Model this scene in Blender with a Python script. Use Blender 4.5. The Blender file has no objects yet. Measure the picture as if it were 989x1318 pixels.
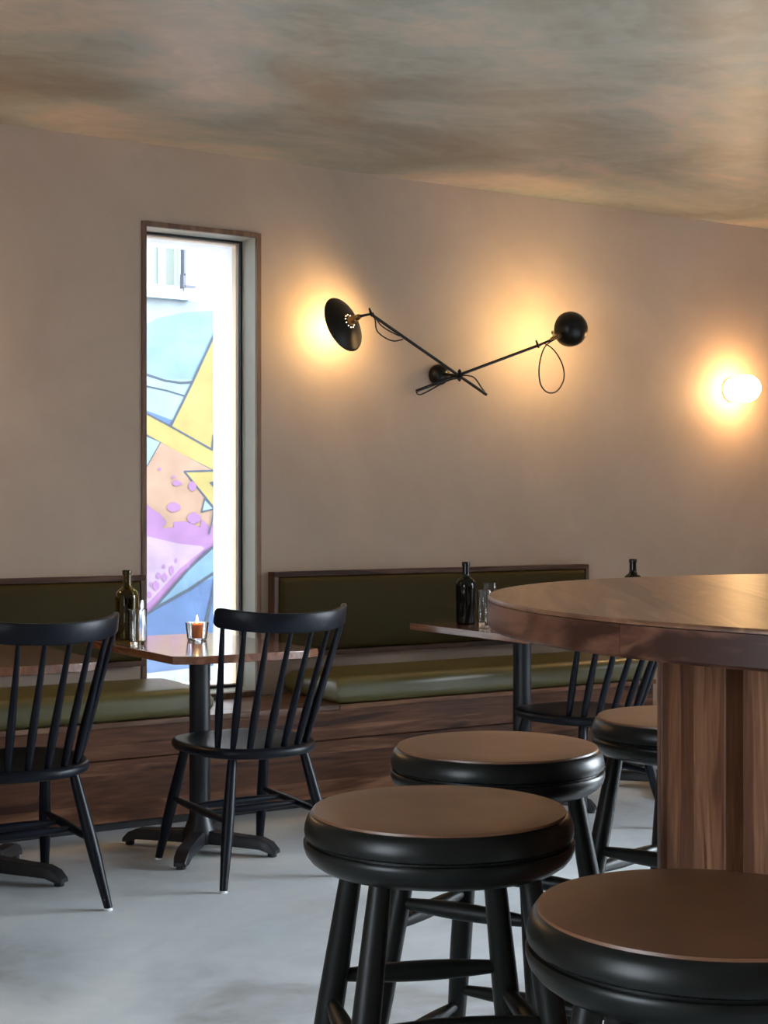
import bpy, bmesh, math, random
from mathutils import Vector, Matrix
random.seed(7)
C = bpy.context.scene.collection
SC = bpy.context.scene
PI = math.pi

# ------------------------------------------------------------------ camera
cam_d = bpy.data.cameras.new('camera'); cam = bpy.data.objects.new('camera', cam_d); C.objects.link(cam)
cam_d.sensor_fit = 'VERTICAL'; cam_d.sensor_height = 36; cam_d.lens = 36*1942/1318
cam_d.clip_start = .05; cam_d.clip_end = 200
cam.location = (0, 0, 1.24); cam.rotation_euler = (math.radians(90-.12), 0, math.radians(-32.0))
SC.camera = cam
# ------------------------------------------------------------------ world, lights, exposure
SC.view_settings.view_transform = 'Standard'; SC.view_settings.look = 'None'
SC.view_settings.gamma = 1; SC.view_settings.use_curve_mapping = False
SC.view_settings.exposure = 0.08
W = bpy.data.worlds.new('world'); SC.world = W; W.use_nodes = True
bg = W.node_tree.nodes['Background']; bg.inputs[0].default_value = (.80, .90, 1.0, 1); bg.inputs[1].default_value = 13.0
def area(name, loc, rot, sx, sy, power, col):
    l = bpy.data.lights.new(name, 'AREA'); l.shape = 'RECTANGLE'; l.size = sx; l.size_y = sy
    l.energy = power; l.color = col
    o = bpy.data.objects.new(name, l); C.objects.link(o); o.location = loc; o.rotation_euler = rot
    l.spread = math.radians(120)
    return o
# daylight just outside the windows in the left wall and the far right wall
area('daylight_street', (-2.65, 1.1, 1.45), (PI/2-.2, 0, -PI/2), 1.4, 1.9, 16, (.84, .92, 1))
area('daylight_side', (7.0, 1.2, 1.5), (PI/2-.75, 0, PI/2), 3.4, 1.9, 340, (.82, .91, 1))

# ------------------------------------------------------------------ helpers
def tag(o, label=None, cat=None, group=None, kind=None):
    if label: o['label'] = label
    if cat: o['category'] = cat
    if group: o['group'] = group
    if kind: o['kind'] = kind
    return o
def empty(name, loc=(0, 0, 0), rz=0, **k):
    o = bpy.data.objects.new(name, None); C.objects.link(o); o.location = loc; o.rotation_euler = (0, 0, rz)
    o.empty_display_size = .1
    return tag(o, **k)
def children(o): return [c for c in bpy.data.objects if c.parent == o]
def copy_tree(o, parent=None):
    c = o.copy(); C.objects.link(c); c.parent = parent
    for ch in children(o): copy_tree(ch, c)
    return c
def cigar(r0, r1, n=12):
    return [(i/n, r0+(r1-r0)*math.sin(PI*i/n)**.9) for i in range(n+1)]
def frame_of(d):
    d = Vector(d).normalized()
    up = Vector((0, 0, 1)) if abs(d.z) < .95 else Vector((1, 0, 0))
    a = d.cross(up).normalized(); b = a.cross(d).normalized()
    return a, b, d
class MB:
    def __init__(s): s.bm = bmesh.new()
    def box(s, x0, x1, y0, y1, z0, z1, mat=0):
        v = [s.bm.verts.new(p) for p in ((x0,y0,z0),(x1,y0,z0),(x1,y1,z0),(x0,y1,z0),(x0,y0,z1),(x1,y0,z1),(x1,y1,z1),(x0,y1,z1))]
        for f in ((0,3,2,1),(4,5,6,7),(0,1,5,4),(1,2,6,5),(2,3,7,6),(3,0,4,7)):
            fc = s.bm.faces.new([v[i] for i in f]); fc.material_index = mat
        return s
    def rings(s, rings, closed=True, caps=True):
        vs = [[s.bm.verts.new(p) for p in r] for r in rings]
        n = len(rings[0])
        for a, b in zip(vs, vs[1:]):
            for i in range(n if closed else n-1):
                j = (i+1) % n
                s.bm.faces.new((a[i], a[j], b[j], b[i]))
        if caps:
            s.bm.faces.new(vs[0][::-1]); s.bm.faces.new(vs[-1])
        return s
    def turned(s, p0, p1, prof, n=16):
        p0, p1 = Vector(p0), Vector(p1); a, b, d = frame_of(p1-p0)
        R = []
        for t, r in prof:
            c = p0 + (p1-p0)*t
            R.append([c + a*(r*math.cos(2*PI*i/n)) + b*(r*math.sin(2*PI*i/n)) for i in range(n)])
        return s.rings(R)
    def lathe(s, prof, n=48, c=(0, 0, 0), d=(0, 0, 1)):
        a, b, d = frame_of(d); c = Vector(c); R = []
        for r, z in prof:
            r = max(r, .0002)
            R.append([c + d*z + a*(r*math.cos(2*PI*i/n)) + b*(r*math.sin(2*PI*i/n)) for i in range(n)])
        return s.rings(R)
    def tube(s, pts, r, n=8, smooth=True):
        P = [Vector(p) for p in pts]
        if smooth and len(P) > 2:
            Q = []
            for i in range(len(P)-1):
                a = P[max(i-1, 0)]; b = P[i]; c_ = P[i+1]; d = P[min(i+2, len(P)-1)]
                for k in range(5):
                    t = k/5
                    Q.append(.5*((2*b) + (c_-a)*t + (2*a-5*b+4*c_-d)*t*t + (3*b-3*c_+d-a)*t**3))
            Q.append(P[-1]); P = Q
        R = []; prev = None
        for i, p in enumerate(P):
            t = (P[min(i+1, len(P)-1)] - P[max(i-1, 0)]).normalized()
            if prev is None: a, b, _ = frame_of(t)
            else:
                a = prev - t*prev.dot(t); a.normalize(); b = t.cross(a)
            prev = a
            R.append([p + a*(r*math.cos(2*PI*k/n)) + b*(r*math.sin(2*PI*k/n)) for k in range(n)])
        return s.rings(R)
    def prism(s, poly, z0, z1):
        return s.rings([[(x, y, z0) for x, y in poly], [(x, y, z1) for x, y in poly]])
    def build(s, name, mat, parent=None, bev=0, seg=2, ang=35, **k):
        bmesh.ops.recalc_face_normals(s.bm, faces=s.bm.faces[:])
        for f in s.bm.faces: f.smooth = True
        for e in s.bm.edges:
            if len(e.link_faces) == 2 and e.calc_face_angle(0) > math.radians(ang): e.smooth = False
        me = bpy.data.meshes.new(name); s.bm.to_mesh(me); s.bm.free()
        for m in (mat if isinstance(mat, (list, tuple)) else [mat]): me.materials.append(m)
        o = bpy.data.objects.new(name, me); C.objects.link(o)
        if parent: o.parent = parent
        if bev:
            b = o.modifiers.new('bevel', 'BEVEL'); b.width = bev; b.segments = seg; b.limit_method = 'ANGLE'
            b.angle_limit = math.radians(40); b.harden_normals = True
        return tag(o, **k)

# ------------------------------------------------------------------ materials
def new_mat(name):
    m = bpy.data.materials.new(name); m.use_nodes = True
    nt = m.node_tree; return m, nt, nt.nodes['Principled BSDF']
def rgb(c): return (c[0], c[1], c[2], 1)
def plain(name, col, rough=.5, metal=0, var=.0, vs=8, bump=0, coat=0, spec=.5, **k):
    m, nt, b = new_mat(name); N, Lk = nt.nodes, nt.links
    b.inputs['Base Color'].default_value = rgb(col); b.inputs['Roughness'].default_value = rough
    b.inputs['Metallic'].default_value = metal; b.inputs['Coat Weight'].default_value = coat
    b.inputs['Specular IOR Level'].default_value = spec
    tc = N.new('ShaderNodeTexCoord'); no = N.new('ShaderNodeTexNoise'); no.inputs['Scale'].default_value = vs
    no.inputs['Detail'].default_value = 6
    Lk.new(tc.outputs['Object'], no.inputs['Vector'])
    if var:
        r = N.new('ShaderNodeValToRGB'); r.color_ramp.elements[0].position = .3; r.color_ramp.elements[1].position = .7
        r.color_ramp.elements[0].color = rgb([x*(1-var) for x in col]); r.color_ramp.elements[1].color = rgb([min(1, x*(1+var)) for x in col])
        Lk.new(no.outputs['Fac'], r.inputs['Fac']); Lk.new(r.outputs['Color'], b.inputs['Base Color'])
    if bump:
        bp = N.new('ShaderNodeBump'); bp.inputs['Strength'].default_value = bump; bp.inputs['Distance'].default_value = .002
        Lk.new(no.outputs['Fac'], bp.inputs['Height']); Lk.new(bp.outputs['Normal'], b.inputs['Normal'])
    return m
def glass(name, col, rough=0.0, ior=1.45):
    m, nt, b = new_mat(name)
    b.inputs['Base Color'].default_value = rgb(col); b.inputs['Roughness'].default_value = rough
    b.inputs['Transmission Weight'].default_value = 1; b.inputs['IOR'].default_value = ior
    return m
def pane_mat(name):
    m, nt, b = new_mat(name); N, Lk = nt.nodes, nt.links
    t = N.new('ShaderNodeBsdfTransparent'); g = N.new('ShaderNodeBsdfGlossy'); g.inputs['Roughness'].default_value = .02
    t.inputs[0].default_value = (.97, .98, .98, 1)
    f = N.new('ShaderNodeFresnel'); mx = N.new('ShaderNodeMixShader')
    Lk.new(f.outputs[0], mx.inputs[0]); Lk.new(t.outputs[0], mx.inputs[1]); Lk.new(g.outputs[0], mx.inputs[2])
    Lk.new(mx.outputs[0], N['Material Output'].inputs['Surface']); N.remove(b)
    return m
def emit(name, col, s):
    m, nt, b = new_mat(name); b.inputs['Base Color'].default_value = rgb(col)
    b.inputs['Emission Color'].default_value = rgb(col); b.inputs['Emission Strength'].default_value = s
    return m
def wood(name, dark, mid, light, axis='X', rough=.4, board=0, baxis='Z', scale=1.0, bvar=.25, rot=0, spec=.5):
    """grain runs along axis; board = board width (m) across baxis, each with its own tone"""
    m, nt, b = new_mat(name); N, Lk = nt.nodes, nt.links
    tc = N.new('ShaderNodeTexCoord'); oi = N.new('ShaderNodeObjectInfo')
    rm = N.new('ShaderNodeMapping'); rm.inputs['Rotation'].default_value = (0, 0, rot)
    Lk.new(tc.outputs['Object'], rm.inputs['Vector'])
    off = N.new('ShaderNodeVectorMath'); off.operation = 'MULTIPLY_ADD'
    Lk.new(oi.outputs['Random'], off.inputs[0]); off.inputs[1].default_value = (7.3, 3.1, 5.7); Lk.new(rm.outputs[0], off.inputs[2])
    vec = off.outputs[0]; tone = None
    if board:
        sp = N.new('ShaderNodeSeparateXYZ'); Lk.new(rm.outputs[0], sp.inputs[0])
        dv = N.new('ShaderNodeMath'); dv.operation = 'DIVIDE'; Lk.new(sp.outputs[baxis], dv.inputs[0]); dv.inputs[1].default_value = board
        fl = N.new('ShaderNodeMath'); fl.operation = 'FLOOR'; Lk.new(dv.outputs[0], fl.inputs[0])
        ad = N.new('ShaderNodeMath'); ad.operation = 'MULTIPLY_ADD'; Lk.new(oi.outputs['Random'], ad.inputs[0]); ad.inputs[1].default_value = 31; Lk.new(fl.outputs[0], ad.inputs[2])
        wn = N.new('ShaderNodeTexWhiteNoise'); wn.noise_dimensions = '1D'; Lk.new(ad.outputs[0], wn.inputs['W'])
        o2 = N.new('ShaderNodeVectorMath'); o2.operation = 'MULTIPLY_ADD'
        Lk.new(wn.outputs['Value'], o2.inputs[0]); o2.inputs[1].default_value = (9, 11, 13); Lk.new(vec, o2.inputs[2]); vec = o2.outputs[0]
        tone = wn.outputs['Value']
    mp = N.new('ShaderNodeMapping'); sc = {'X': (.9, 9, 9), 'Y': (9, .9, 9), 'Z': (9, 9, .9)}[axis]
    mp.inputs['Scale'].default_value = [x*scale for x in sc]; Lk.new(vec, mp.inputs['Vector'])
    n1 = N.new('ShaderNodeTexNoise'); n1.inputs['Scale'].default_value = 1; n1.inputs['Detail'].default_value = 5; n1.inputs['Distortion'].default_value = 1.2
    Lk.new(mp.outputs[0], n1.inputs['Vector'])
    n2 = N.new('ShaderNodeTexNoise'); n2.inputs['Scale'].default_value = 9; n2.inputs['Detail'].default_value = 4; Lk.new(mp.outputs[0], n2.inputs['Vector'])
    sn = N.new('ShaderNodeMath'); sn.operation = 'MULTIPLY'; Lk.new(n1.outputs['Fac'], sn.inputs[0]); sn.inputs[1].default_value = 30
    si = N.new('ShaderNodeMath'); si.operation = 'SINE'; Lk.new(sn.outputs[0], si.inputs[0])
    m1 = N.new('ShaderNodeMath'); m1.operation = 'MULTIPLY_ADD'; Lk.new(si.outputs[0], m1.inputs[0]); m1.inputs[1].default_value = .10; Lk.new(n1.outputs['Fac'], m1.inputs[2])
    m2 = N.new('ShaderNodeMath'); m2.operation = 'MULTIPLY_ADD'; Lk.new(n2.outputs['Fac'], m2.inputs[0]); m2.inputs[1].default_value = .35; Lk.new(m1.outputs[0], m2.inputs[2])
    last = m2
    if tone:
        m3 = N.new('ShaderNodeMath'); m3.operation = 'MULTIPLY_ADD'; Lk.new(tone, m3.inputs[0]); m3.inputs[1].default_value = bvar; Lk.new(m2.outputs[0], m3.inputs[2]); last = m3
    hi = .86 + (bvar if tone else 0)
    mr = N.new('ShaderNodeMapRange'); mr.inputs['From Min'].default_value = .50; mr.inputs['From Max'].default_value = hi
    Lk.new(last.outputs[0], mr.inputs['Value'])
    r = N.new('ShaderNodeValToRGB'); e = r.color_ramp.elements; e[0].color = rgb(dark); e[1].color = rgb(light)
    k = e.new(.5); k.color = rgb(mid); Lk.new(mr.outputs[0], r.inputs['Fac'])
    Lk.new(r.outputs['Color'], b.inputs['Base Color'])
    b.inputs['Roughness'].default_value = rough; b.inputs['Specular IOR Level'].default_value = spec
    bp = N.new('ShaderNodeBump'); bp.inputs['Strength'].default_value = .15; bp.inputs['Distance'].default_value = .001
    Lk.new(m2.outputs[0], bp.inputs['Height']); Lk.new(bp.outputs['Normal'], b.inputs['Normal'])
    return m
def plaster(name, stops, scale, rough, rough2, bump, dist=1.0, stretch=(1, 1, 1)):
    m, nt, b = new_mat(name); N, Lk = nt.nodes, nt.links
    tc = N.new('ShaderNodeTexCoord'); mp = N.new('ShaderNodeMapping'); mp.inputs['Scale'].default_value = stretch
    Lk.new(tc.outputs['Object'], mp.inputs['Vector'])
    n = N.new('ShaderNodeTexNoise'); n.inputs['Scale'].default_value = scale; n.inputs['Detail'].default_value = 8; n.inputs['Roughness'].default_value = .55; n.inputs['Distortion'].default_value = dist
    Lk.new(mp.outputs[0], n.inputs['Vector'])
    n2 = N.new('ShaderNodeTexNoise'); n2.inputs['Scale'].default_value = scale*6; n2.inputs['Detail'].default_value = 8; n2.inputs['Distortion'].default_value = 2
    Lk.new(mp.outputs[0], n2.inputs['Vector'])
    a = N.new('ShaderNodeMath'); a.operation = 'MULTIPLY_ADD'; Lk.new(n2.outputs['Fac'], a.inputs[0]); a.inputs[1].default_value = .18; Lk.new(n.outputs['Fac'], a.inputs[2])
    r = N.new('ShaderNodeValToRGB'); e = r.color_ramp.elements
    e[0].position, e[0].color = stops[0][0], rgb(stops[0][1]); e[1].position, e[1].color = stops[-1][0], rgb(stops[-1][1])
    for p, c in stops[1:-1]:
        k = e.new(p); k.color = rgb(c)
    Lk.new(a.outputs[0], r.inputs['Fac']); Lk.new(r.outputs['Color'], b.inputs['Base Color'])
    rr = N.new('ShaderNodeMapRange'); Lk.new(n.outputs['Fac'], rr.inputs['Value']); rr.inputs['From Min'].default_value = .3; rr.inputs['From Max'].default_value = .7
    rr.inputs['To Min'].default_value = rough; rr.inputs['To Max'].default_value = rough2; Lk.new(rr.outputs[0], b.inputs['Roughness'])
    bp = N.new('ShaderNodeBump'); bp.inputs['Strength'].default_value = bump; bp.inputs['Distance'].default_value = .01
    Lk.new(a.outputs[0], bp.inputs['Height']); Lk.new(bp.outputs['Normal'], b.inputs['Normal'])
    return m

M = {}
M['wall'] = plaster('wall_plaster', [(.35, (.40, .30, .232)), (.6, (.44, .335, .262)), (.85, (.48, .37, .292))], 1.3, .55, .7, .06)
M['ceiling'] = plaster('ceiling_plaster', [(.42, (.22, .18, .14)), (.52, (.27, .26, .215)), (.60, (.34, .335, .285)), (.67, (.45, .37, .29)), (.76, (.56, .44, .36))], .8, .36, .55, .22, .8, (1, 1.3, 1))
M['floor'] = plaster('floor_concrete', [(.35, (.33, .335, .34)), (.48, (.50, .545, .585)), (.60, (.60, .65, .69)), (.75, (.70, .74, .77))], 1.1, .30, .5, .05, 1.0)
WD, WM, WL = (.045, .016, .008), (.14, .056, .028), (.33, .16, .085)
M['bench_wood'] = wood('bench_walnut', WD, WM, WL, 'X', .42, .11, 'Z', spec=.3)
M['board_wood'] = wood('bench_top_walnut', WD, (.15, .075, .042), (.30, .17, .10), 'X', .3, .12, 'Y')
M['frame_wood'] = wood('frame_walnut', (.03, .013, .008), (.07, .03, .018), (.12, .06, .035), 'X', .5, spec=.25)
M['frame_wood_v'] = wood('frame_walnut_upright', (.03, .013, .008), (.07, .03, .018), (.12, .06, .035), 'Z', .45)
M['casing'] = wood('window_casing_wood', (.10, .05, .028), (.15, .08, .045), (.21, .12, .07), 'Z', .5)
M['table_wood'] = wood('tabletop_walnut', (.09, .032, .018), (.19, .075, .042), (.30, .14, .085), 'Y', .20, .14, 'X')
_b = M['table_wood'].node_tree.nodes['Principled BSDF']; _b.inputs['Coat Weight'].default_value = .8; _b.inputs['Coat Roughness'].default_value = .10
M['bar_top'] = wood('bar_walnut', (.075, .030, .015), (.17, .078, .040), (.34, .19, .105), 'X', .36, .15, 'Y', 1.0, .3, math.radians(-55))
M['bar_rim'] = wood('bar_rim_walnut', (.035, .012, .007), (.085, .033, .019), (.16, .075, .045), 'X', .42, spec=.25)
M['bar_panel'] = wood('bar_panel_walnut', (.050, .016, .008), (.118, .046, .022), (.26, .125, .065), 'Z', .45, .045, 'X', 1.9, .3, spec=.3)
M['bar_core'] = plain('bar_core_dark', (.012, .004, .003), .6)
M['seat_wood'] = plain('stool_seat_top', (.165, .072, .036), .38, var=.22, vs=9)
M['stool_black'] = plain('stool_black_paint', (.006, .0072, .0064), .34, var=.3, vs=20, spec=.28)
M['stool_leg'] = plain('stool_leg_black', (.006, .007, .006), .42, var=.3, vs=20, spec=.22)
M['chair'] = plain('chair_black_paint', (.004, .0055, .010), .38, var=.2, vs=15, spec=.2)
M['iron'] = plain('cast_iron_black', (.009, .011, .016), .42, var=.2, vs=30, bump=.1)
M['lamp'] = plain('lamp_black_metal', (.006, .005, .004), .30, var=.1, spec=.3)
M['brass'] = plain('brass', (.36, .22, .09), .34, metal=1)
M['cord'] = plain('cord_black', (.015, .010, .008), .7)
M['glide'] = plain('glide_white', (.75, .75, .78), .4)
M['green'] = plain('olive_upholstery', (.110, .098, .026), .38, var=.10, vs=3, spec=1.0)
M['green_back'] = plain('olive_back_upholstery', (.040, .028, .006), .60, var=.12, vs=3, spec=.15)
M['lining'] = plain('lining_pale', (.62, .60, .52), .5, var=.05)
M['sash'] = plain('sash_pale', (.62, .46, .32), .5, var=.05)
M['gasket'] = plain('gasket_dark', (.015, .015, .017), .5)
M['outer_plaster'] = plain('outer_plaster', (.72, .70, .70), .8, var=.04)
M['outer_white'] = plain('outer_white', (.28, .28, .275), .8, var=.05, vs=2, bump=.2)
M['paving'] = plain('paving', (.35, .35, .35), .8, var=.15)
M['pane'] = pane_mat('window_glass')
M['bottle_olive'] = glass('bottle_glass_olive', (.24, .18, .03))
M['bottle_black'] = plain('bottle_glass_black', (.003, .004, .003), .05, spec=.4)
M['clear'] = glass('clear_glass', (.97, .98, .98))
M['water'] = glass('water', (.98, .99, 1), 0, 1.33)
M['wax'] = plain('orange_wax', (.80, .24, .05), .5)
nt = M['wax'].node_tree; bw = nt.nodes['Principled BSDF']; bw.inputs['Subsurface Weight'].default_value = .6
bw.inputs['Subsurface Radius'].default_value = (.03, .012, .004)
M['flame'] = emit('flame', (1, .62, .22), 28)
M['bulb'] = emit('warm_bulb', (1, .66, .28), 270)
M['globe'] = emit('opal_globe', (1, .60, .25), 60)
M['hole_glow'] = emit('vent_hole_glow', (1, .75, .45), 3)  # bulb light leaking through the shade, put into an emissive colour
PAINT = {'sky': (0.093, 0.142, 0.185), 'mist': (0.147, 0.169, 0.185), 'ice': (0.130, 0.179, 0.196), 'ice2': (0.076, 0.130, 0.179), 'blue': (0.041, 0.074, 0.152), 'teal': (0.054, 0.114, 0.152),
         'ink': (0.025, 0.033, 0.049), 'yellow': (0.185, 0.142, 0.041), 'peach': (0.185, 0.111, 0.074), 'violet': (0.147, 0.070, 0.152), 'pink': (0.185, 0.130, 0.179), 'white': (0.218, 0.218, 0.218)}
for k, c in PAINT.items(): M['p_'+k] = plain('mural_paint_'+k, c, .8, var=.16, vs=5, bump=.3)

# ------------------------------------------------------------------ the setting
X0, X1, Y0, Y1, HC = -2.3, 6.75, -2.5, 5.93, 2.78
WX0, WX1, WZ0, WZ1, YO = 2.503, 3.062, .42, 2.452, 6.36
MB().box(X0-.3, X1+.3, Y0-.3, YO, -.2, 0).build('floor', M['floor'], kind='structure')
MB().box(X0-.3, X1+.3, Y0-.3, YO, HC, HC+.25).build('ceiling', M['ceiling'], kind='structure')
w = MB()
w.box(X0-.3, WX0, Y1, YO, 0, HC).box(WX1, X1+.3, Y1, YO, 0, HC).box(WX0, WX1, Y1, YO, 0, WZ0).box(WX0, WX1, Y1, YO, WZ1, HC)
w.build('wall_back', M['wall'], kind='structure')

# right wall and left wall, each with one window opening
w = MB(); a0, a1, b0, b1 = -.6, 3.0, .3, 2.5
w.box(X1, X1+.3, Y0-.3, a0, 0, HC).box(X1, X1+.3, a1, Y1, 0, HC).box(X1, X1+.3, a0, a1, 0, b0).box(X1, X1+.3, a0, a1, b1, HC)
w.build('wall_right', M['wall'], kind='structure')
w = MB(); f0, f1 = .4, 1.8
w.box(X0-.3, X0, Y0-.3, f0, 0, HC).box(X0-.3, X0, f1, Y1, 0, HC).box(X0-.3, X0, f0, f1, 0, .5).box(X0-.3, X0, f0, f1, 2.4, HC)
w.build('wall_left', M['wall'], kind='structure')
MB().box(X0, X1, Y0-.3, Y0, 0, HC).build('wall_front', M['wall'], kind='structure')
def big_window(name, along, c, s0, s1, z0, z1, n):
    r = empty(name, kind='structure'); t = .05
    def bx(mb, s_0, s_1, d0, d1, q0, q1):
        if along == 'X': mb.box(s_0, s_1, c+d0, c+d1, q0, q1)
        else: mb.box(c+d0, c+d1, s_0, s_1, q0, q1)
    f = MB(); bx(f, s0, s1, -.03, .03, z0, z0+t); bx(f, s0, s1, -.03, .03, z1-t, z1)
    for i in range(n+1):
        p = s0 + (s1-s0-t)*i/n; bx(f, p, p+t, -.03, .03, z0+t, z1-t)
    f.build('window_frame', M['gasket'], r)
    g = MB(); bx(g, s0+.01, s1-.01, -.003, .003, z0+.01, z1-.01); g.build('pane', M['pane'], r)
big_window('window_2', 'Y', X0-.1, f0, f1, .5, 2.4, 2)
big_window('window_3', 'Y', X1+.1, a0, a1, b0, b1, 3)

# narrow slot window in the back wall
wr = empty('window_1', kind='structure')
m = MB(); T = .019
m.box(WX0-.002, WX0+T, Y1-.006, Y1+.012, WZ0, WZ1).box(WX1-T, WX1+.002, Y1-.006, Y1+.012, WZ0, WZ1)
m.box(WX0+T, WX1-T, Y1-.006, Y1+.012, WZ1-T, WZ1+.002).box(WX0+T, WX1-T, Y1-.03, Y1+.012, WZ0+.001, WZ0+.022)
m.build('window_frame', M['casing'], wr)
YG = 6.085
m = MB()
m.box(WX0+.001, WX0+.012, Y1+.012, YG, WZ0+.02, WZ1-.001).box(WX1-.012, WX1-.001, Y1+.012, YG, WZ0+.02, WZ1-.001)
m.box(WX0+.012, WX1-.012, Y1+.012, YG, WZ1-.012, WZ1-.001).box(WX0+.012, WX1-.012, Y1+.012, YG, WZ0+.004, WZ0+.022)
m.build('lining', M['lining'], wr, label='pale window lining')
def ring(mb, t, y0, y1, i=0.0):
    a, b, c_, d = WX0+.012+i, WX1-.012-i, WZ0+.022+i, WZ1-.012-i
    mb.box(a, a+t, y0, y1, c_, d).box(b-t, b, y0, y1, c_, d).box(a+t, b-t, y0, y1, c_, c_+t).box(a+t, b-t, y0, y1, d-t, d)
    return mb
ring(MB(), .010, YG-.004, YG+.010).build('gasket', M['gasket'], wr)
ring(MB(), .012, YG+.010, YG+.075, .001).build('sash', M['sash'], wr)
MB().box(WX0+.02, WX1-.02, YG+.03, YG+.036, WZ0+.03, WZ1-.02).build('pane', M['pane'], wr)
m = MB(); m.box(WX0+.002, WX0+.012, YG+.075, YO+.02, WZ0+.02, WZ1-.01).box(WX1-.012, WX1-.002, YG+.075, YO+.02, WZ0+.02, WZ1-.01)
m.box(WX0+.012, WX1-.012, YG+.075, YO+.02, WZ1-.02, WZ1-.01).box(WX0+.012, WX1-.012, YG+.075, YO+.03, WZ0+.005, WZ0+.02)
m.build('outer_reveal', M['outer_plaster'], wr)

# alley and the painted building across it
MB().box(-6, 16, YO, 10.6, -.5, -.28).build('alley_ground', M['paving'], kind='structure')
bd = empty('painted_building', (5, 10.4, -.28), label='white rendered building with a bright graffiti mural seen through the narrow window', cat='building')
def ob(mb, name, mat, **k):
    for v in mb.bm.verts: v.co -= Vector((5, 10.4, -.28))
    return mb.build(name, mat, bd, **k)
w = MB(); wx0, wx1, wz0, wz1 = 4.25, 4.64, 2.84, 3.75
w.box(-3, wx0, 10.2, 10.5, -.28, 4.6).box(wx1, 13, 10.2, 10.5, -.28, 4.6).box(wx0, wx1, 10.2, 10.5, -.28, wz0).box(wx0, wx1, 10.2, 10.5, wz1, 4.6)
ob(w, 'wall', M['outer_white'])
ob(MB().box(-3, 13, 10.02, 10.2, -.28, -.10), 'kerb', M['outer_white'])
f = MB(); f.box(wx0, wx0+.03, 10.22, 10.28, wz0, wz1).box(wx1-.03, wx1, 10.22, 10.28, wz0, wz1).box(wx0+.03, wx1-.03, 10.222, 10.278, wz0, wz0+.04).box(wx0+.03, wx1-.03, 10.222, 10.278, wz1-.04, wz1).box(4.46, 4.50, 10.224, 10.276, wz0+.04, wz1-.04)
fr = ob(f, 'window', plain('far_window_frame', (.34, .36, .38), .6))
g = MB().box(wx0, wx1, 10.285, 10.29, wz0, wz1)
for v in g.bm.verts: v.co -= Vector((5, 10.4, -.28))
g.build('pane', plain('far_window_glass', (.22, .25, .22), .4), fr)
m = MB()
for x in (4.345, 4.545): m.turned((x, 10.15, wz0-.05), (x, 10.15, wz1+.1), [(0, .009), (1, .009)], 8)
m.box(4.30, 4.66, 10.14, 10.2, wz0-.07, wz0-.05)
ob(m, 'window_bars', plain('far_bars', (.16, .20, .24), .6))
m = MB(); m.box(4.61, 4.622, 10.14, 10.2, 2.95, wz1+.05); m.box(4.62, 4.70, 10.13, 10.15, 2.86, 2.878).box(4.605, 4.625, 10.14, 10.2, 2.86, 2.96)
ob(m, 'shutter_catch', plain('far_dark_metal', (.06, .06, .08), .6))
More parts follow.
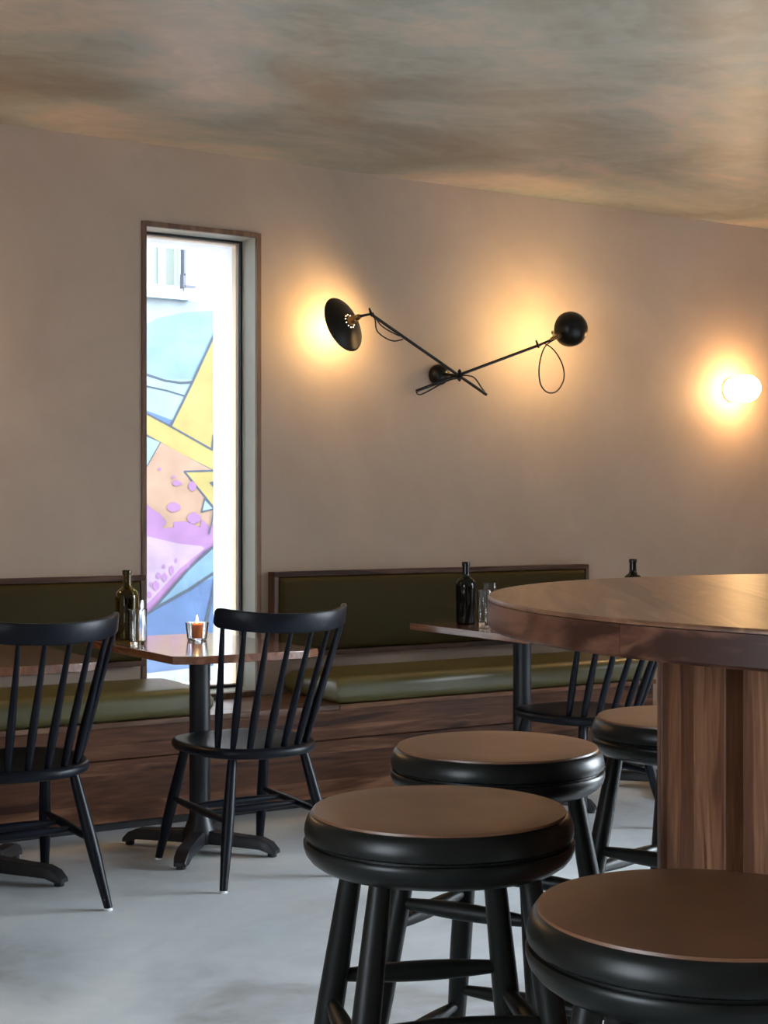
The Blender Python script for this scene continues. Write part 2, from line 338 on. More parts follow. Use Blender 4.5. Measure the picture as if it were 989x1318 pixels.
MURAL = [
('sky', [(3.479,2.704),(4.331,2.767),(4.595,2.775),(4.878,2.761),(5.844,2.795),(5.844,2.178),(4.707,2.129),(3.479,2.132)]),
('mist', [(3.479,2.704),(4.331,2.767),(4.878,2.761),(4.878,2.715),(4.657,2.688),(4.441,2.634),(4.331,2.576),(3.934,2.484),(3.479,2.445)]),
('ice', [(3.479,2.196),(4.331,2.215),(4.502,2.189),(4.707,2.198),(4.527,1.843),(4.331,1.933),(3.479,2.078)]),
('blue', [(3.479,2.078),(4.331,1.956),(4.545,1.889),(4.527,1.843),(4.331,1.928),(3.479,2.051)]),
('ink', [(3.585,2.265),(4.335,2.206),(4.338,2.223),(3.587,2.281)]),
('ink', [(4.323,2.208),(4.486,2.167),(4.492,2.184),(4.329,2.225)]),
('ink', [(4.477,2.169),(4.611,2.156),(4.614,2.173),(4.479,2.186)]),
('ink', [(4.602,2.156),(4.713,2.167),(4.712,2.185),(4.601,2.173)]),
('ink', [(3.587,2.186),(4.334,2.125),(4.336,2.136),(3.588,2.197)]),
('ink', [(4.326,2.125),(4.504,2.098),(4.507,2.109),(4.329,2.137)]),
('ink', [(4.497,2.099),(4.646,2.063),(4.65,2.074),(4.5,2.11)]),
('yellow', [(4.897,2.554),(5.844,2.843),(5.844,1.573),(4.858,1.679),(4.527,1.843)]),
('ink', [(4.968,2.718),(4.86,2.517),(4.877,2.51),(4.985,2.712)]),
('ink', [(4.865,2.526),(4.696,2.185),(4.713,2.179),(4.882,2.52)]),
('ink', [(4.701,2.195),(4.516,1.842),(4.532,1.835),(4.718,2.188)]),
('yellow', [(3.479,2.348),(4.331,1.933),(4.858,1.679),(5.844,1.331),(5.844,1.028),(4.878,1.518),(4.331,1.775),(3.479,2.186)]),
('ink', [(3.584,2.284),(4.332,1.925),(4.339,1.938),(3.59,2.297)]),
('ink', [(4.324,1.929),(4.527,1.835),(4.534,1.848),(4.331,1.941)]),
('ink', [(4.519,1.839),(4.859,1.671),(4.867,1.684),(4.526,1.851)]),
('ink', [(4.866,1.674),(4.88,1.793),(4.864,1.794),(4.85,1.676)]),
('ink', [(3.584,2.121),(4.332,1.767),(4.339,1.78),(3.59,2.134)]),
('ink', [(4.324,1.771),(4.545,1.659),(4.553,1.671),(4.331,1.784)]),
('ink', [(4.538,1.663),(4.878,1.509),(4.885,1.522),(4.545,1.675)]),
('ice', [(3.479,2.132),(4.331,1.764),(4.447,1.722),(4.343,1.55),(3.479,1.321)]),
('ink', [(4.442,1.729),(4.335,1.55),(4.348,1.543),(4.456,1.722)]),
('ink', [(4.341,1.558),(4.102,1.325),(4.112,1.316),(4.352,1.548)]),
('peach', [(4.447,1.722),(4.878,1.518),(5.038,1.444),(5.038,0.978),(4.331,0.986),(4.11,1.045),(4.11,1.324),(4.343,1.55)]),
('yellow', [(4.632,1.514),(4.878,1.518),(5.3,1.506),(5.3,0.856),(4.878,1.24)]),
('ink', [(4.882,1.531),(4.627,1.521),(4.627,1.507),(4.883,1.516)]),
('ink', [(4.623,1.513),(4.874,1.232),(4.887,1.241),(4.635,1.522)]),
('ink', [(4.833,1.436),(4.878,1.448),(4.941,1.431),(4.878,1.385)]),
('ice', [(4.795,1.315),(4.871,1.24),(4.77,1.217)]),
('ink', [(4.788,1.314),(4.869,1.234),(4.878,1.241),(4.797,1.321)]),
('ink', [(4.873,1.246),(4.765,1.222),(4.768,1.211),(4.876,1.235)]),
('ink', [(4.775,1.212),(4.802,1.317),(4.79,1.32),(4.763,1.215)]),
('violet', [(3.591,1.322),(4.331,1.279),(4.374,1.24),(4.441,1.2),(4.49,1.143),(4.453,1.098),(4.545,1.103),(4.545,1.143),(4.644,1.148),(4.757,1.102),(4.77,1.165),(4.846,1.096),(4.878,1.142),(5.038,1.211),(5.038,0.745),(4.878,0.957),(4.638,0.771),(4.368,0.5),(3.479,0.024),(3.479,0.997)]),
('pink', [(3.479,0.997),(4.331,1.043),(4.595,0.983),(4.77,0.964),(4.795,0.946),(4.595,0.8),(4.368,0.579),(4.331,0.547),(3.479,0.132)]),
('violet', [(4.601,1.251),(4.593,1.232),(4.573,1.226),(4.545,1.214),(4.517,1.221),(4.497,1.237),(4.49,1.251),(4.497,1.267),(4.517,1.279),(4.545,1.29),(4.573,1.277),(4.593,1.269)]),
('violet', [(4.763,1.171),(4.756,1.149),(4.735,1.141),(4.707,1.127),(4.679,1.135),(4.658,1.154),(4.651,1.171),(4.658,1.19),(4.679,1.204),(4.707,1.217),(4.735,1.201),(4.756,1.192)]),
('violet', [(4.607,1.428),(4.602,1.417),(4.588,1.414),(4.57,1.406),(4.551,1.41),(4.538,1.419),(4.533,1.428),(4.538,1.437),(4.551,1.444),(4.57,1.451),(4.588,1.443),(4.602,1.439)]),
('violet', [(4.726,1.407),(4.722,1.387),(4.71,1.381),(4.694,1.369),(4.679,1.375),(4.667,1.391),(4.663,1.406),(4.667,1.422),(4.679,1.434),(4.694,1.446),(4.71,1.432),(4.722,1.424)]),
('violet', [(4.447,1.529),(4.445,1.523),(4.441,1.521),(4.435,1.517),(4.428,1.519),(4.424,1.524),(4.422,1.529),(4.424,1.534),(4.428,1.538),(4.435,1.542),(4.441,1.538),(4.445,1.535)]),
('violet', [(4.564,1.474),(4.561,1.469),(4.554,1.467),(4.545,1.464),(4.536,1.466),(4.529,1.47),(4.527,1.473),(4.529,1.477),(4.536,1.48),(4.545,1.483),(4.554,1.48),(4.561,1.478)]),
('violet', [(4.432,0.679),(4.428,0.661),(4.418,0.655),(4.404,0.643),(4.39,0.65),(4.38,0.666),(4.377,0.681),(4.38,0.697),(4.39,0.708),(4.404,0.719),(4.418,0.705),(4.428,0.697)]),
('violet', [(4.493,0.74),(4.49,0.723),(4.482,0.717),(4.471,0.707),(4.461,0.713),(4.453,0.728),(4.45,0.741),(4.453,0.756),(4.461,0.766),(4.471,0.776),(4.482,0.764),(4.49,0.756)]),
('violet', [(4.545,0.79),(4.543,0.771),(4.536,0.765),(4.527,0.753),(4.517,0.76),(4.511,0.776),(4.508,0.791),(4.511,0.807),(4.517,0.818),(4.527,0.83),(4.536,0.816),(4.543,0.808)]),
('violet', [(4.441,0.753),(4.438,0.74),(4.432,0.736),(4.422,0.729),(4.413,0.733),(4.407,0.744),(4.404,0.754),(4.407,0.764),(4.413,0.772),(4.422,0.779),(4.432,0.77),(4.438,0.764)]),
('violet', [(4.476,0.82),(4.475,0.811),(4.471,0.808),(4.465,0.802),(4.46,0.805),(4.456,0.813),(4.454,0.82),(4.456,0.828),(4.46,0.834),(4.465,0.84),(4.471,0.833),(4.475,0.829)]),
('violet', [(4.573,0.864),(4.572,0.854),(4.568,0.851),(4.564,0.845),(4.559,0.849),(4.556,0.857),(4.554,0.864),(4.556,0.872),(4.559,0.878),(4.564,0.883),(4.568,0.877),(4.572,0.872)]),
('violet', [(4.371,0.692),(4.369,0.683),(4.366,0.68),(4.362,0.674),(4.357,0.677),(4.354,0.685),(4.352,0.693),(4.354,0.701),(4.357,0.706),(4.362,0.712),(4.366,0.705),(4.369,0.701)]),
('violet', [(4.368,0.619),(4.365,0.606),(4.359,0.603),(4.349,0.595),(4.34,0.6),(4.334,0.61),(4.331,0.62),(4.334,0.631),(4.34,0.638),(4.349,0.645),(4.359,0.636),(4.365,0.631)]),
('ink', [(4.859,1.238),(4.845,1.151),(4.858,1.149),(4.872,1.237)]),
('ink', [(4.847,1.158),(4.82,1.053),(4.832,1.051),(4.859,1.155)]),
('ice2', [(4.878,0.962),(5.3,1.27),(5.844,1.331),(5.844,-0.242),(3.479,-0.084),(3.479,0.024),(4.368,0.5),(4.502,0.643),(4.638,0.771)]),
('blue', [(3.479,-0.003),(4.38,0.506),(4.657,0.65),(4.878,0.737),(5.844,0.968),(5.844,-0.242),(3.479,-0.084)]),
('ink', [(5.298,1.291),(4.867,0.972),(4.879,0.958),(5.311,1.278)]),
('ink', [(4.877,0.978),(4.785,0.922),(4.796,0.907),(4.888,0.964)]),
('ink', [(4.792,0.927),(4.628,0.779),(4.641,0.767),(4.806,0.915)]),
('ink', [(4.635,0.786),(4.491,0.64),(4.505,0.628),(4.649,0.775)]),
('ink', [(4.499,0.647),(4.357,0.503),(4.371,0.491),(4.513,0.636)]),
('ink', [(4.367,0.51),(3.809,0.201),(3.818,0.186),(4.377,0.496)]),
('ink', [(4.379,0.5),(4.668,0.638),(4.657,0.656),(4.369,0.517)]),
('ink', [(4.657,0.633),(4.889,0.766),(4.877,0.783),(4.645,0.65)]),
('ink', [(4.877,0.76),(5.246,0.94),(5.234,0.958),(4.866,0.777)]),
('ink', [(4.873,0.786),(4.832,0.571),(4.857,0.567),(4.898,0.782)]),
('ink', [(4.835,0.585),(4.787,0.406),(4.812,0.4),(4.86,0.579)]),
('ink', [(4.876,0.788),(4.841,0.599),(4.873,0.593),(4.908,0.783)]),
('white', [(3.479,0.089),(4.331,0.051),(4.878,0.077),(5.844,0.06),(5.844,-0.272),(3.479,-0.111)]),
]
def mural():
    names = list(PAINT); bm = bmesh.new()
    for i, (c, p) in enumerate(MURAL):
        y = 10.199 - .0005*(i+1) - 10.4
        vs = [bm.verts.new((x-5, y, z+.28)) for x, z in p]
        f = bm.faces.new(vs); f.material_index = names.index(c)
    bm.normal_update()
    for f in bm.faces:
        if f.normal.y > 0: f.normal_flip()
    me = bpy.data.meshes.new('mural'); bm.to_mesh(me); bm.free()
    for n in names: me.materials.append(M['p_'+n])
    o = bpy.data.objects.new('mural', me); C.objects.link(o); o.parent = bd
    tag(o, label='abstract graffiti mural in blue, yellow, peach and violet')
mural()
m = MB(); rg = random.Random(3)
for i in range(40):
    x = 3.9 + rg.random()*1.8; h = .06 + rg.random()*.13; a = rg.uniform(-.06, .06)
    y = 10.0 - rg.random()*.04
    m.rings([[(x-.006, y, -.10), (x+.006, y, -.10), (x, y+.006, -.10)], [(x+a-.001, y-.02, -.10+h), (x+a+.001, y-.02, -.10+h), (x+a, y-.019, -.10+h)]])
m.build('weed', plain('weed_green', (.10, .20, .06), .7), kind='stuff', label='thin grass growing along the foot of the mural wall', cat='grass')

# ------------------------------------------------------------------ bench, cushions, back panels
BF, BE = 5.46, 4.95                       # bench front, bench right end
bn = empty('bench', (1.5, BF, 0), label='long built-in walnut bench base running along the back wall', cat='bench')
def loc(mb, o):
    for v in mb.bm.verts: v.co -= Vector(o)
    return mb
o_ = (1.5, BF, 0)
loc(MB().box(X0+.01, BE, BF+.014, Y1-.001, .274, .398), o_).build('fascia', M['bench_wood'], bn, .002)
loc(MB().box(X0+.01, BE+.004, BF, Y1-.001, .035, .272), o_).build('front_panel', M['bench_wood'], bn, .003)
loc(MB().box(X0+.01, BE-.01, BF+.03, Y1-.001, 0, .034), o_).build('toe_kick', M['gasket'], bn)
loc(MB().box(X0+.01, 3.19, BF-.004, Y1-.001, .399, .42), o_).build('bench_top', M['board_wood'], bn, .002)
loc(MB().box(3.192, BE+.004, BF-.004, Y1-.001, .399, .42), o_).build('bench_top', M['bench_wood'], bn, .002)

def pad(x0, x1, y0, y1, z0, z1, r, crown, nx=40, ny=14, axis='z'):
    """rounded upholstered slab with a gentle crown (face = +z, or -y for backs)"""
    bm = bmesh.new(); n = 6
    def prof(t, w):      # inset and drop around the edge
        return t
    xs = []
    for i in range(n): a = i/(n-1)*PI/2; xs.append(r*(1-math.cos(a)) if False else r*(1-math.sin(PI/2-a)))
    L1 = [r*(1-math.cos(a*PI/2/(n-1))) for a in range(n)]
    def coords(a, b, k):
        e = [a + q for q in L1]; mid = [a+r+(b-a-2*r)*i/k for i in range(1, k)]; e2 = [b - q for q in L1[::-1]]
        return e + mid + e2
    X = coords(x0, x1, nx); Yc = coords(y0, y1, ny)
    def h(x, y):
        dx = min(x-x0, x1-x); dy = min(y-y0, y1-y)
        fx = math.sqrt(max(0, 1-(1-min(dx/r, 1))**2)); fy = math.sqrt(max(0, 1-(1-min(dy/r, 1))**2))
        f = min(fx, fy) if min(fx, fy) < 1 else 1
        f = fx*fy
        cr = crown*min(1, dx/.15)*(2-min(1, dx/.15))*min(1, dy/.12)*(2-min(1, dy/.12))
        return f, cr
    top = [[None]*len(Yc) for _ in X]; bot = [[None]*len(Yc) for _ in X]
    mid = (z0+z1)/2; half = (z1-z0)/2
    for i, x in enumerate(X):
        for j, y in enumerate(Yc):
            f, cr = h(x, y); edge = i in (0, len(X)-1) or j in (0, len(Yc)-1)
            zt = mid + (half-r) + r*f + cr; zb = mid - (half-r) - r*f
            top[i][j] = bm.verts.new((x, y, zt)); bot[i][j] = bm.verts.new((x, y, zb))
    for i in range(len(X)-1):
        for j in range(len(Yc)-1):
            bm.faces.new((top[i][j], top[i+1][j], top[i+1][j+1], top[i][j+1]))
            bm.faces.new((bot[i][j], bot[i][j+1], bot[i+1][j+1], bot[i+1][j]))
    I, J = len(X)-1, len(Yc)-1
    for i in range(I):
        bm.faces.new((top[i][0], bot[i][0], bot[i+1][0], top[i+1][0])); bm.faces.new((top[i][J], top[i+1][J], bot[i+1][J], bot[i][J]))
    for j in range(J):
        bm.faces.new((top[0][j], top[0][j+1], bot[0][j+1], bot[0][j])); bm.faces.new((top[I][j], bot[I][j], bot[I][j+1], top[I][j+1]))
    mb = MB(); mb.bm.free(); mb.bm = bm
    return mb
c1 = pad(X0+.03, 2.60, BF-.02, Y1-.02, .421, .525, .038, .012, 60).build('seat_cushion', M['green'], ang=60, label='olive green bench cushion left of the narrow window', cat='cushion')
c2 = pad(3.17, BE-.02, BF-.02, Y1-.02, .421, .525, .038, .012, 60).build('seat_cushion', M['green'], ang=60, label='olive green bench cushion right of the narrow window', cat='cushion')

def back_panel(x0, x1, label):
    r = empty('back_panel', ((x0+x1)/2, Y1, .58), label=label, cat='backrest panel')
    o = ((x0+x1)/2, Y1, .58); t = .022; y0 = Y1-.062; z0, z1 = .585, .962
    f = MB(); f.box(x0, x1, y0, Y1-.001, z1-t, z1).box(x0, x1, y0, Y1-.001, z0, z0+t)
    loc(f, o).build('rail', M['frame_wood'], r, .002)
    for a in (x0, x1-t):
        loc(MB().box(a, a+t, y0, Y1-.001, z0+t, z1-t), o).build('side_frame', M['frame_wood_v'], r, .002)
    p = pad(x0+t+.001, x1-t-.001, z0+t+.001, z1-t-.001, 0, .062, .025, .010, 60, 12)
    for v in p.bm.verts: x, y, z = v.co; v.co = (x, Y1-.012-z, y)
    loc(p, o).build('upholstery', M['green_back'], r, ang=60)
back_panel(X0+.03, 2.495, 'walnut-framed olive backrest panel on the wall left of the narrow window')
back_panel(3.10, 4.88, 'walnut-framed olive backrest panel on the wall right of the narrow window')

# ------------------------------------------------------------------ dining tables
def make_table():
    r = empty('dining_table', (0, 0, 0))
    a, b, c_ = .278, .43, .075
    poly = [(-a+c_, -b), (a-c_, -b), (a, -b+c_*.65), (a, b), (-a, b), (-a, -b+c_*.65)]
    MB().prism(poly, .722, .75).build('tabletop', M['table_wood'], r, .003)
    MB().box(-.16, .16, -.16, .16, .708, .7215).build('mounting_plate', M['iron'], r, .003)
    MB().turned((0, 0, .09), (0, 0, .7075), [(0, .038), (1, .038)], 28).build('column', M['iron'], r)
    MB().lathe([(.060, .030), (.060, .07), (.050, .095), (.041, .12), (.039, .135)], 28).build('hub', M['iron'], r)
    for sx, sy in ((1, 1), (1, -1), (-1, 1), (-1, -1)):
        d = Vector((.19*sx, .245*sy, 0)); L = d.length; d.normalize(); n = Vector((-d.y, d.x, 0)); R = []
        for t, zt, zb, hw in ((.03, .085, .030, .032), (.25, .074, .030, .030), (.55, .068, .028, .028), (.80, .064, .026, .028), (.92, .050, .015, .027), (1.0, .026, .012, .022)):
            c = d*(L*t)
            R.append([c+n*hw*.8+Vector((0, 0, zt)), c+n*hw+Vector((0, 0, zt-.012)), c+n*hw+Vector((0, 0, zb)), c-n*hw+Vector((0, 0, zb)), c-n*hw+Vector((0, 0, zt-.012)), c-n*hw*.8+Vector((0, 0, zt))])
        f = MB().rings(R).build('foot', M['iron'], r, .004, ang=50)
        p = d*(L*.93); MB().lathe([(.016, 0), (.017, .003), (.017, .016)], 14, (p.x, p.y, 0)).build('levelling_pad', M['gasket'], f)
    return r
t1 = make_table(); t1.location = (2.335, 5.0, 0)
tag(t1, 'walnut-topped two-seat table with the lit candle, in front of the narrow window', 'table', 'two-seat tables along the bench')
for x, lb in ((1.545, 'walnut-topped two-seat table behind the chair cut by the left edge'),
              (3.80, 'walnut-topped two-seat table carrying a black bottle, half behind the round bar table'),
              (4.62, 'two-seat table farthest right, only its black foot and bottle showing')):
    t = copy_tree(t1); t.location = (x, 5.0, 0); t['label'] = lb

# ------------------------------------------------------------------ spindle-back chairs (front = +y)
def make_chair():
    r = empty('spindle_chair'); mt = M['chair']
    # saddle seat
    def outline(n=56):
        P = []
        for i in range(n):
            a = 2*PI*i/n; c, s = math.cos(a), math.sin(a)
            e = 2.9 if s > 0 else 2.25
            rx = .232 if s > 0 else .226; ry = .245 if s > 0 else .255
            x = rx*abs(c)**(2/e)*(1 if c > 0 else -1); y = ry*abs(s)**(2/e)*(1 if s > 0 else -1)
            P.append((x, y))
        return P
    O = outline(); R = []
    for k, z in ((.90, .412), (.975, .418), (1.0, .430), (.995, .440), (.97, .447), (.93, .449), (.82, .447), (.6, .441), (.3, .438), (.02, .437)):
        R.append([(x*k, y*k - (.02*(1-k)), z) for x, y in O])
    MB().rings(R).build('seat', mt, r, ang=50)
    legs = {}
    for key, (tx, ty, bx, by) in {'fl': (-.155, .155, -.200, .285), 'fr': (.155, .155, .200, .285), 'rl': (-.135, -.17, -.212, -.262), 'rr': (.135, -.17, .212, -.262)}.items():
        p0, p1 = Vector((tx, ty, .414)), Vector((bx, by, .006)); legs[key] = (p0, p1)
        l = MB().turned(p0, p1, [(0, .015), (.08, .0165), (.45, .020), (.62, .0195), (.97, .0135), (1, .013)], 16).build('leg', mt, r)
        MB().lathe([(.012, 0), (.0135, .002), (.0135, .0075)], 14, (bx, by, 0)).build('foot_glide', M['glide'], l, label='white foot glide')
    def at(k, z):
        p0, p1 = legs[k]; t = (p0.z-z)/(p0.z-p1.z); return p0+(p1-p0)*t
    cig = cigar(.008, .0142)
    S = {}
    for sd in 'lr':
        a, b = at('f'+sd, .225), at('r'+sd, .215); S[sd] = (a, b)
        MB().turned(a, b, cig, 14).build('stretcher', mt, r)
    for t in (.36, .62):
        a = S['l'][0].lerp(S['l'][1], t); b = S['r'][0].lerp(S['r'][1], t)
        MB().turned(a, b, cig, 14).build('stretcher', mt, r)
    # curved crest rail
    def crest(u):           # u in -1..1 ; centre of rail
        x = .238*math.sin(u*1.12)/math.sin(1.12); y = -.405 + .150*u*u
        z = .872 + .020*u*u; return Vector((x, y, z))
    R = []
    us = [-1, -.997, -.99, -.98, -.965, -.945] + [-.92+1.84*i/28 for i in range(29)] + [.945, .965, .98, .99, .997, 1]
    for u in us:
        c = crest(u); t = (crest(min(u+.01, 1))-crest(max(u-.01, -1))).normalized(); t.z = 0; t.normalize()
        nrm = Vector((-t.y, t.x, 0)); up = Vector((0, -.20, 1)).normalized()
        e = min(1, (1-abs(u))/.07); q = math.sqrt(max(0, 1-(1-e)**2))
        hh = .033*(.55+.45*q); th = .0105*(.75+.25*q)
        R.append([c+up*hh*sy+nrm*th*sx for sx, sy in ((-1, -.8), (-1, .8), (-.6, 1), (.6, 1), (1, .8), (1, -.8), (.6, -1), (-.6, -1))])
    MB().rings(R).build('crest_rail', mt, r, ang=50)
    for i in range(8):
        u = -1 + 2*i/7
        b = Vector((.165*math.sin(u*1.25)/math.sin(1.25), -.218+.085*u*u, .440)); c = crest(u*.90); c.z -= .026; c.y += .004
        if abs(u) > .99: b.y += .012
        MB().turned(b, c, [(0, .0095), (.12, .0122), (.30, .0138), (.65, .0105), (1, .0075)], 12).build('spindle', mt, r)
    return r
ch = make_chair(); ch.location = (2.352, 4.665, 0); ch.rotation_euler = (0, 0, 0)
tag(ch, 'black spindle-back chair drawn up to the table with the candle', 'chair', 'spindle-back chairs at the bench tables')
c = copy_tree(ch); c.location = (1.535, 4.665, 0); c['label'] = 'black spindle-back chair cut off by the left edge of the view'
c = copy_tree(ch); c.location = (3.82, 4.64, 0); c['label'] = 'black spindle-back chair half hidden behind the round bar table and stools'

# ------------------------------------------------------------------ round bar table
BC, BR, BH = Vector((2.16, 1.474, 0)), .884, 1.10
br = empty('bar_table', BC, label='large round walnut bar-height table with a panelled drum base', cat='table')
n = 128
MB().rings([[((BR-i)*math.cos(2*PI*k/n), (BR-i)*math.sin(2*PI*k/n), z) for k in range(n)] for i, z in ((.004, BH-.0065), (.0, BH-.006), (0, BH-.003), (.003, BH), (.3, BH), (.88, BH))]).build('tabletop', M['bar_top'], br, ang=30)
for k in range(8):      # rim of eight curved segments
    R = []; rz = 2*PI*(k+.5)/8 + PI/2; h8 = PI/8-.0006
    for i in range(17):
        a = -PI/2-h8+2*h8*i/16; c_, s_ = math.cos(a), math.sin(a)
        R.append([(rr*c_, rr*s_, z) for rr, z in ((BR, BH-.0072), (BR, BH-.046), (BR-.003, BH-.050), (BR-.14, BH-.050), (BR-.14, BH-.0072))])
    MB().rings(R).build('rim_segment', M['bar_rim'], br, ang=30).rotation_euler = (0, 0, rz)
MB().lathe([(.555, .0), (.555, BH-.051)], 64).build('base_core', M['bar_core'], br)
MB().lathe([(.30, BH-.05), (.72, BH-.05), (.72, BH-.0075), (.3, BH-.0075)], 64).build('support_ring', M['bar_core'], br)
MB().lathe([(.575, 0), (.575, .07), (.556, .072)], 64).build('plinth', M['bar_core'], br)
RB = .605
for k in range(16):
    a = math.radians(161.6+22.5*k); hw = RB*math.tan(math.radians(9.4))
    p = MB().box(-hw, hw, -.035, 0, .03, BH-.065).build('base_panel', M['bar_panel'], br, .004)
    p.location = (RB*math.cos(a)*math.cos(math.radians(2)), RB*math.sin(a)*math.cos(math.radians(2)), 0); p.rotation_euler = (0, 0, a-PI/2)

# ------------------------------------------------------------------ bar stools
def make_stool():
    r = empty('bar_stool'); H = .785; R_ = .2045
    MB().lathe([(.001, H-.0005), (.12, H-.0005), (.188, H), (.1925, H-.001), (.1932, H-.0045)], 72).build('seat_top', M['seat_wood'], r, ang=40)
    pr = [(.05, H-.006), (.1936, H-.0045), (.1975, H-.0075), (.2015, H-.014), (.2045, H-.024), (.2052, H-.033), (.2040, H-.0385), (.2005, H-.0410), (.197, H-.0412), (.05, H-.0412)]
    MB().lathe(pr, 96).build('seat_pad', M['stool_black'], r, ang=40)
    MB().lathe([(.02, H-.0418), (.198, H-.0418), (.198, H-.0448), (.2045, H-.0452), (.2065, H-.0480), (.2060, H-.056), (.2030, H-.065), (.196, H-.074), (.186, H-.081), (.174, H-.084), (.02, H-.084)], 96).build('seat_ring', M['stool_black'], r, ang=40)
    L = []
    rad = lambda z: .290-.19*z
    for k in range(4):
        a = PI/2*k; q = lambda z: Vector((rad(z)*math.cos(a), rad(z)*math.sin(a), z))
        p0, p1 = q(.7015), q(.006); L.append((p0, p1))
        l = MB().turned(p0, p1, [(0, .0165), (.1, .0185), (.35, .0220), (.55, .0220), (.85, .0175), (.99, .0145), (1, .0135)], 20).build('leg', M['stool_leg'], r)
        MB().lathe([(.0125, 0), (.014, .002), (.014, .0075)], 14, (p1.x, p1.y, 0)).build('foot_glide', M['gasket'], l)
    def at(k, z):
        p0, p1 = L[k % 4]; return p0+(p1-p0)*((p0.z-z)/(p0.z-p1.z))
    for k in range(4):
        for z in ((.452, .495)[k % 2], (.205, .240)[k % 2]):
            MB().turned(at(k, z), at(k+1, z), cigar(.0088, .0165), 14).build('stretcher', M['stool_leg'], r)
    return r
def cam_at(lat, D): return (.53*D+.848*lat, .848*D-.53*lat)
YAW = math.atan2(-.53, .848)
st = make_stool()
SP = [((.0834, 2.297), 145.5, 'black round bar stool with a brown seat, nearest whole one left of the bar table'),
      ((.2177, 2.906), 105, 'black round bar stool tucked close behind the nearest whole stool'),
      ((.663, 3.31), 95, 'black round bar stool farthest back, half hidden by the drum base of the bar table'),
      ((.368, 1.72), 115, 'black round bar stool closest to the viewer, cut off by the bottom right corner')]
for i, ((lat, D), az, lb) in enumerate(SP):
    s = st if i == 0 else copy_tree(st)
    x, y = cam_at(lat, D); s.location = (x, y, 0)
    s.rotation_euler = (0, 0, math.radians(az-32))
    tag(s, lb, 'stool', 'bar stools around the round table')

# ------------------------------------------------------------------ bottles, tumblers, candle
def bottle(mat, x, y, lb, hollow):
    z0 = .7505
    outer = [(.0, 0), (.036, 0), (.0405, .004), (.0420, .012), (.0430, .160), (.0424, .171), (.0395, .181), (.034, .189), (.0265, .195), (.0200, .199), (.0172, .205), (.0160, .215), (.0155, .246), (.0175, .248), (.0178, .261), (.0165, .264)]
    if hollow: prof = outer + [(.0125, .264), (.0125, .205), (.0165, .194), (.034, .180), (.0398, .160), (.0388, .014), (.032, .008), (.0, .016)]
    else: prof = outer + [(.0115, .264), (.0115, .240), (0, .238)]
    return MB().lathe(prof, 40).build('bottle', mat, label=lb, cat='bottle', group='wine bottles on the tables'), (x, y, z0)
for mat, x, y, lb, h in ((M['bottle_olive'], 2.142, 5.215, 'olive green glass bottle on the table with the candle', 1),
                      (M['bottle_black'], 3.698, 5.26, 'black glass bottle standing beside two tumblers on the middle table', 0),
                      (M['bottle_black'], 4.545, 5.16, 'black bottle whose neck shows above the far edge of the round bar table', 0)):
    o, p = bottle(mat, x, y, lb, h); o.location = p
def tumbler(h=.128, s=1):
    prof = [(0, 0), (.026*s, 0), (.0275*s, .003), (.0335*s, h-.001), (.0330*s, h), (.0320*s, h-.001), (.0262*s, .016), (.022*s, .013), (0, .012)]
    return MB().lathe(prof, 36)
for x, y, h, lb in ((2.130, 5.085, .128, 'shorter clear tumbler in front of the olive bottle'),
                    (2.205, 5.285, .150, 'taller clear tumbler behind the olive bottle by the candle table edge'),
                    (3.728, 5.165, .150, 'clear tumbler just right of the black bottle on the middle table'),
                    (3.835, 5.275, .172, 'taller clear tumbler partly hidden by the rim of the round bar table')):
    o = tumbler(h).build('tumbler', M['clear'], label=lb, cat='glass', group='tumblers on the tables'); o.location = (x, y, .7505)
CX, CY = 2.385, 5.13
vh = MB().lathe([(0, 0), (.033, 0), (.036, .003), (.0435, .066), (.0430, .068), (.0412, .067), (.0335, .010), (0, .008)], 40).build('candle_holder', M['clear'], label='clear glass votive holder on the table in front of the window', cat='candle holder')
vh.location = (CX, CY, .7505)
cd = empty('candle', (CX, CY, .760), label='orange lit candle inside the clear glass holder', cat='candle')
MB().lathe([(0, 0), (.0195, 0), (.0205, .002), (.0205, .046), (.019, .048), (.012, .0465), (0, .046)], 28).build('wax', M['wax'], cd)
MB().tube([(0, 0, .044), (0, 0, .054), (.001, 0, .058)], .0009, 6).build('wick', M['cord'], cd)
MB().lathe([(0, .052), (.003, .055), (.0046, .061), (.0036, .070), (.0015, .080), (0, .086)], 16).build('flame', M['flame'], cd)

# ------------------------------------------------------------------ two-arm wall lamp
PV = Vector((4.0, 5.755, 1.858))
lp = empty('wall_lamp', (4.0, Y1, 1.873), label='black two-arm wall lamp with swivelling shades and brass sockets', cat='wall lamp')
o = (4.0, Y1, 1.873)
def lb_(mb, name, mat, parent=lp, **k): return loc(mb, o).build(name, mat, parent, **k)
lb_(MB().lathe([(.047, 0), (.050, .008), (.049, .026), (.042, .046), (.028, .060), (.012, .066), (0, .067)], 36, (4.0, Y1-.0005, 1.873), (0, -1, 0)), 'canopy', M['lamp'])
lb_(MB().turned((4.0, Y1-.05, 1.873), PV, [(0, .008), (1, .008)], 12), 'stem', M['lamp'])
lb_(MB().turned(PV-Vector((0, .022, 0)), PV+Vector((0, .022, 0)), [(0, .012), (.1, .0145), (.9, .0145), (1, .012)], 18), 'pivot', M['lamp'])
lb_(MB().turned(PV+Vector((0, -.014, .028)), PV+Vector((0, -.014, -.028)), [(0, .004), (.15, .009), (.85, .009), (1, .004)], 12), 'wing_screw', M['lamp'])
LE, RE = Vector((3.492, 5.70, 2.103)), Vector((4.384, 5.65, 2.009))
dL, dR = (LE-PV), (RE-PV)
p = PV+Vector((0, -.012, 0)); tL = p-dL*.33
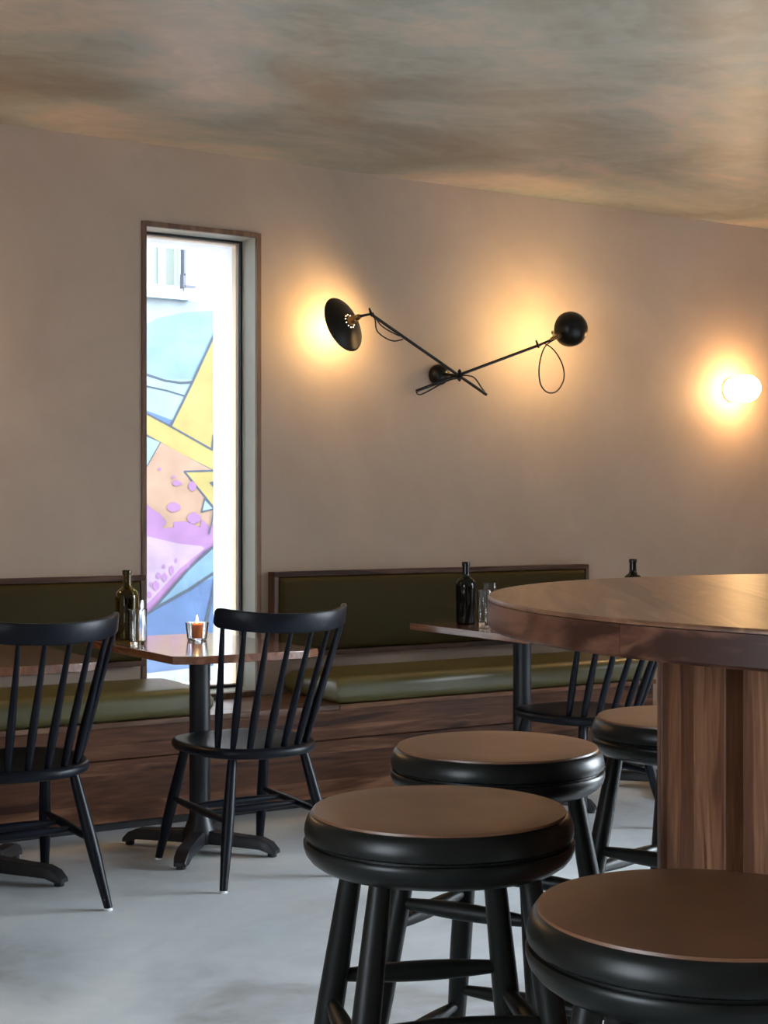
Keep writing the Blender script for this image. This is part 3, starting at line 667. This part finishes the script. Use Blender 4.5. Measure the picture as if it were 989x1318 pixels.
lb_(MB().turned(LE, tL, [(0, .0072), (1, .0072)], 10), 'arm', M['lamp'])
p2 = PV+Vector((0, .008, 0)); tR = p2-dR*.50
lb_(MB().turned(RE, tR, [(0, .0072), (1, .0072)], 10), 'arm', M['lamp'])
for e in (LE, RE):
    lb_(MB().turned(e+Vector((0, -.010, -.010)), e+Vector((-.002, .008, .026)), [(0, .005), (.5, .006), (1, .004)], 10), 'joint', M['lamp'])
# disc shade facing the wall (left arm)
axL = Vector((-.36, .87, -.31)).normalized(); cL = Vector((3.408, 5.79, 2.062)); bL = cL-axL*.035
sh = lb_(MB().lathe([(.014, -.002), (.020, .000), (.045, .005), (.085, .017), (.118, .032), (.127, .038), (.128, .040), (.126, .0405), (.084, .0205), (.045, .0085), (.014, .0025)], 56, bL, axL), 'lamp_shade', M['lamp'])
a, b, _ = frame_of(axL)
sk = lb_(MB().lathe([(.0, -.060), (.011, -.058), (.013, -.050), (.013, -.036), (.017, -.032), (.019, -.006), (.0185, .012), (.0, .012)], 24, bL, axL), 'socket', M['brass'])
hm = MB()  # glowing dots in place of open vent holes lit by the bulb
for k in range(11):
    q = bL+a*(.030*math.cos(2*PI*k/11))+b*(.030*math.sin(2*PI*k/11))+axL*.0005
    hm.lathe([(0, -.002), (.0025, -.002), (.0025, .0015), (0, .0015)], 8, q, axL)
lb_(hm, 'vent_glow_ring', M['hole_glow'], sh)
lb_(MB().turned(LE, bL-axL*.056, [(0, .0055), (1, .0065)], 12), 'neck', M['lamp'])
lb_(MB().lathe([(0, .012), (.012, .013), (.013, .022), (.022, .036), (.026, .050), (.022, .064), (.011, .073), (0, .075)], 24, bL, axL), 'bulb', M['bulb'])
# bowl shade (right arm)
axR = Vector((.06, .98, .10)).normalized(); cR = Vector((4.575, 5.64, 2.098))
pr = [(.0, -.080), (.02, -.078), (.045, -.068), (.066, -.050), (.080, -.024), (.0845, .002), (.083, .018), (.081, .018), (.0825, .002), (.078, -.023), (.064, -.0485), (.044, -.0655), (.02, -.0755), (0, -.0775)]
lb_(MB().lathe(pr, 48, cR, axR), 'lamp_shade', M['lamp'])
dS = (RE-cR+Vector((0, -.03, 0))).normalized(); q0 = cR+dS*.076; q1 = cR+dS*.150
lb_(MB().turned(q0, q1, [(0, .014), (.3, .0145), (.35, .011), (.8, .011), (1, .006)], 18), 'socket', M['brass'])
kx = cR+dS*.125
lb_(MB().turned(kx, kx+Vector((-.012, -.01, .034)), [(0, .003), (.6, .003), (.65, .008), (1, .007)], 12), 'switch', M['brass'])
lb_(MB().turned(RE, q1, [(0, .0055), (1, .006)], 12), 'neck', M['lamp'])
lb_(MB().lathe([(0, -.05), (.012, -.048), (.013, -.030), (.026, -.010), (.033, .012), (.027, .034), (.014, .045), (0, .048)], 24, cR, axR), 'bulb', M['bulb'])
# cords
def W_(px, py, y=5.62): return Vector((4.384+(px-692)*.0046, y, 2.009-(py-445)*.00367))
lb_(MB().tube([W_(*q) for q in ((708, 437), (699, 444), (693, 455), (689, 475), (691, 495), (700, 505), (712, 503), (721, 488), (720, 470), (710, 452), (697, 443), (690, 446))], .0032, 8), 'cord', M['cord'])
def V_(px, py, y=5.69): return Vector((3.492+(px-477)*.0044, y, 2.103-(py-404)*.00345))
lb_(MB().tube([V_(*q) for q in ((478, 402), (481, 412), (483, 425), (492, 433), (503, 437), (514, 434))], .0032, 8), 'cord', M['cord'])
lb_(MB().tube([V_(*q) for q in ((480, 406), (487, 417), (497, 424), (510, 430))], .0032, 8), 'cord', M['cord'])
lb_(MB().tube([PV+Vector((.01, -.02, .0)), PV+Vector((.075, -.02, -.005)), PV+Vector((.135, .0, -.05)), tL], .0032, 8), 'cord', M['cord'])
lb_(MB().tube([tR, tR+Vector((.03, 0, -.014)), PV+Vector((-.07, -.01, -.03)), PV+Vector((.0, -.018, -.012))], .0032, 8), 'cord', M['cord'])

# ------------------------------------------------------------------ globe sconces
def sconce(x, z, lb, k):
    r = empty('globe_sconce', (x, Y1, z), label=lb, cat='wall light')
    MB().lathe([(.062, 0), (.064, .004), (.062, .012), (.030, .018), (.024, .020), (.024, .030), (0, .030)], 40, (0, -.0005, 0), (0, -1, 0)).build('wall_plate', M['outer_plaster'], r)
    pr = [(0, -.074)]+[(.074*math.cos(t), .088*math.sin(t)) for t in [(-PI/2+PI*i/20) for i in range(1, 20)]]+[(0, .088)]
    MB().lathe([(max(a_, .0), b_+.112) for a_, b_ in [(0, -.088)]+pr[1:]], 40, (0, 0, 0), (0, -1, 0)).build('globe', M['globe'], r)
sconce(5.915, 1.883, 'lit white opal globe sconce on the wall right of the two-arm lamp', 1)
sconce(1.28, 1.883, 'lit white opal globe sconce on the wall left of the narrow window', 1)
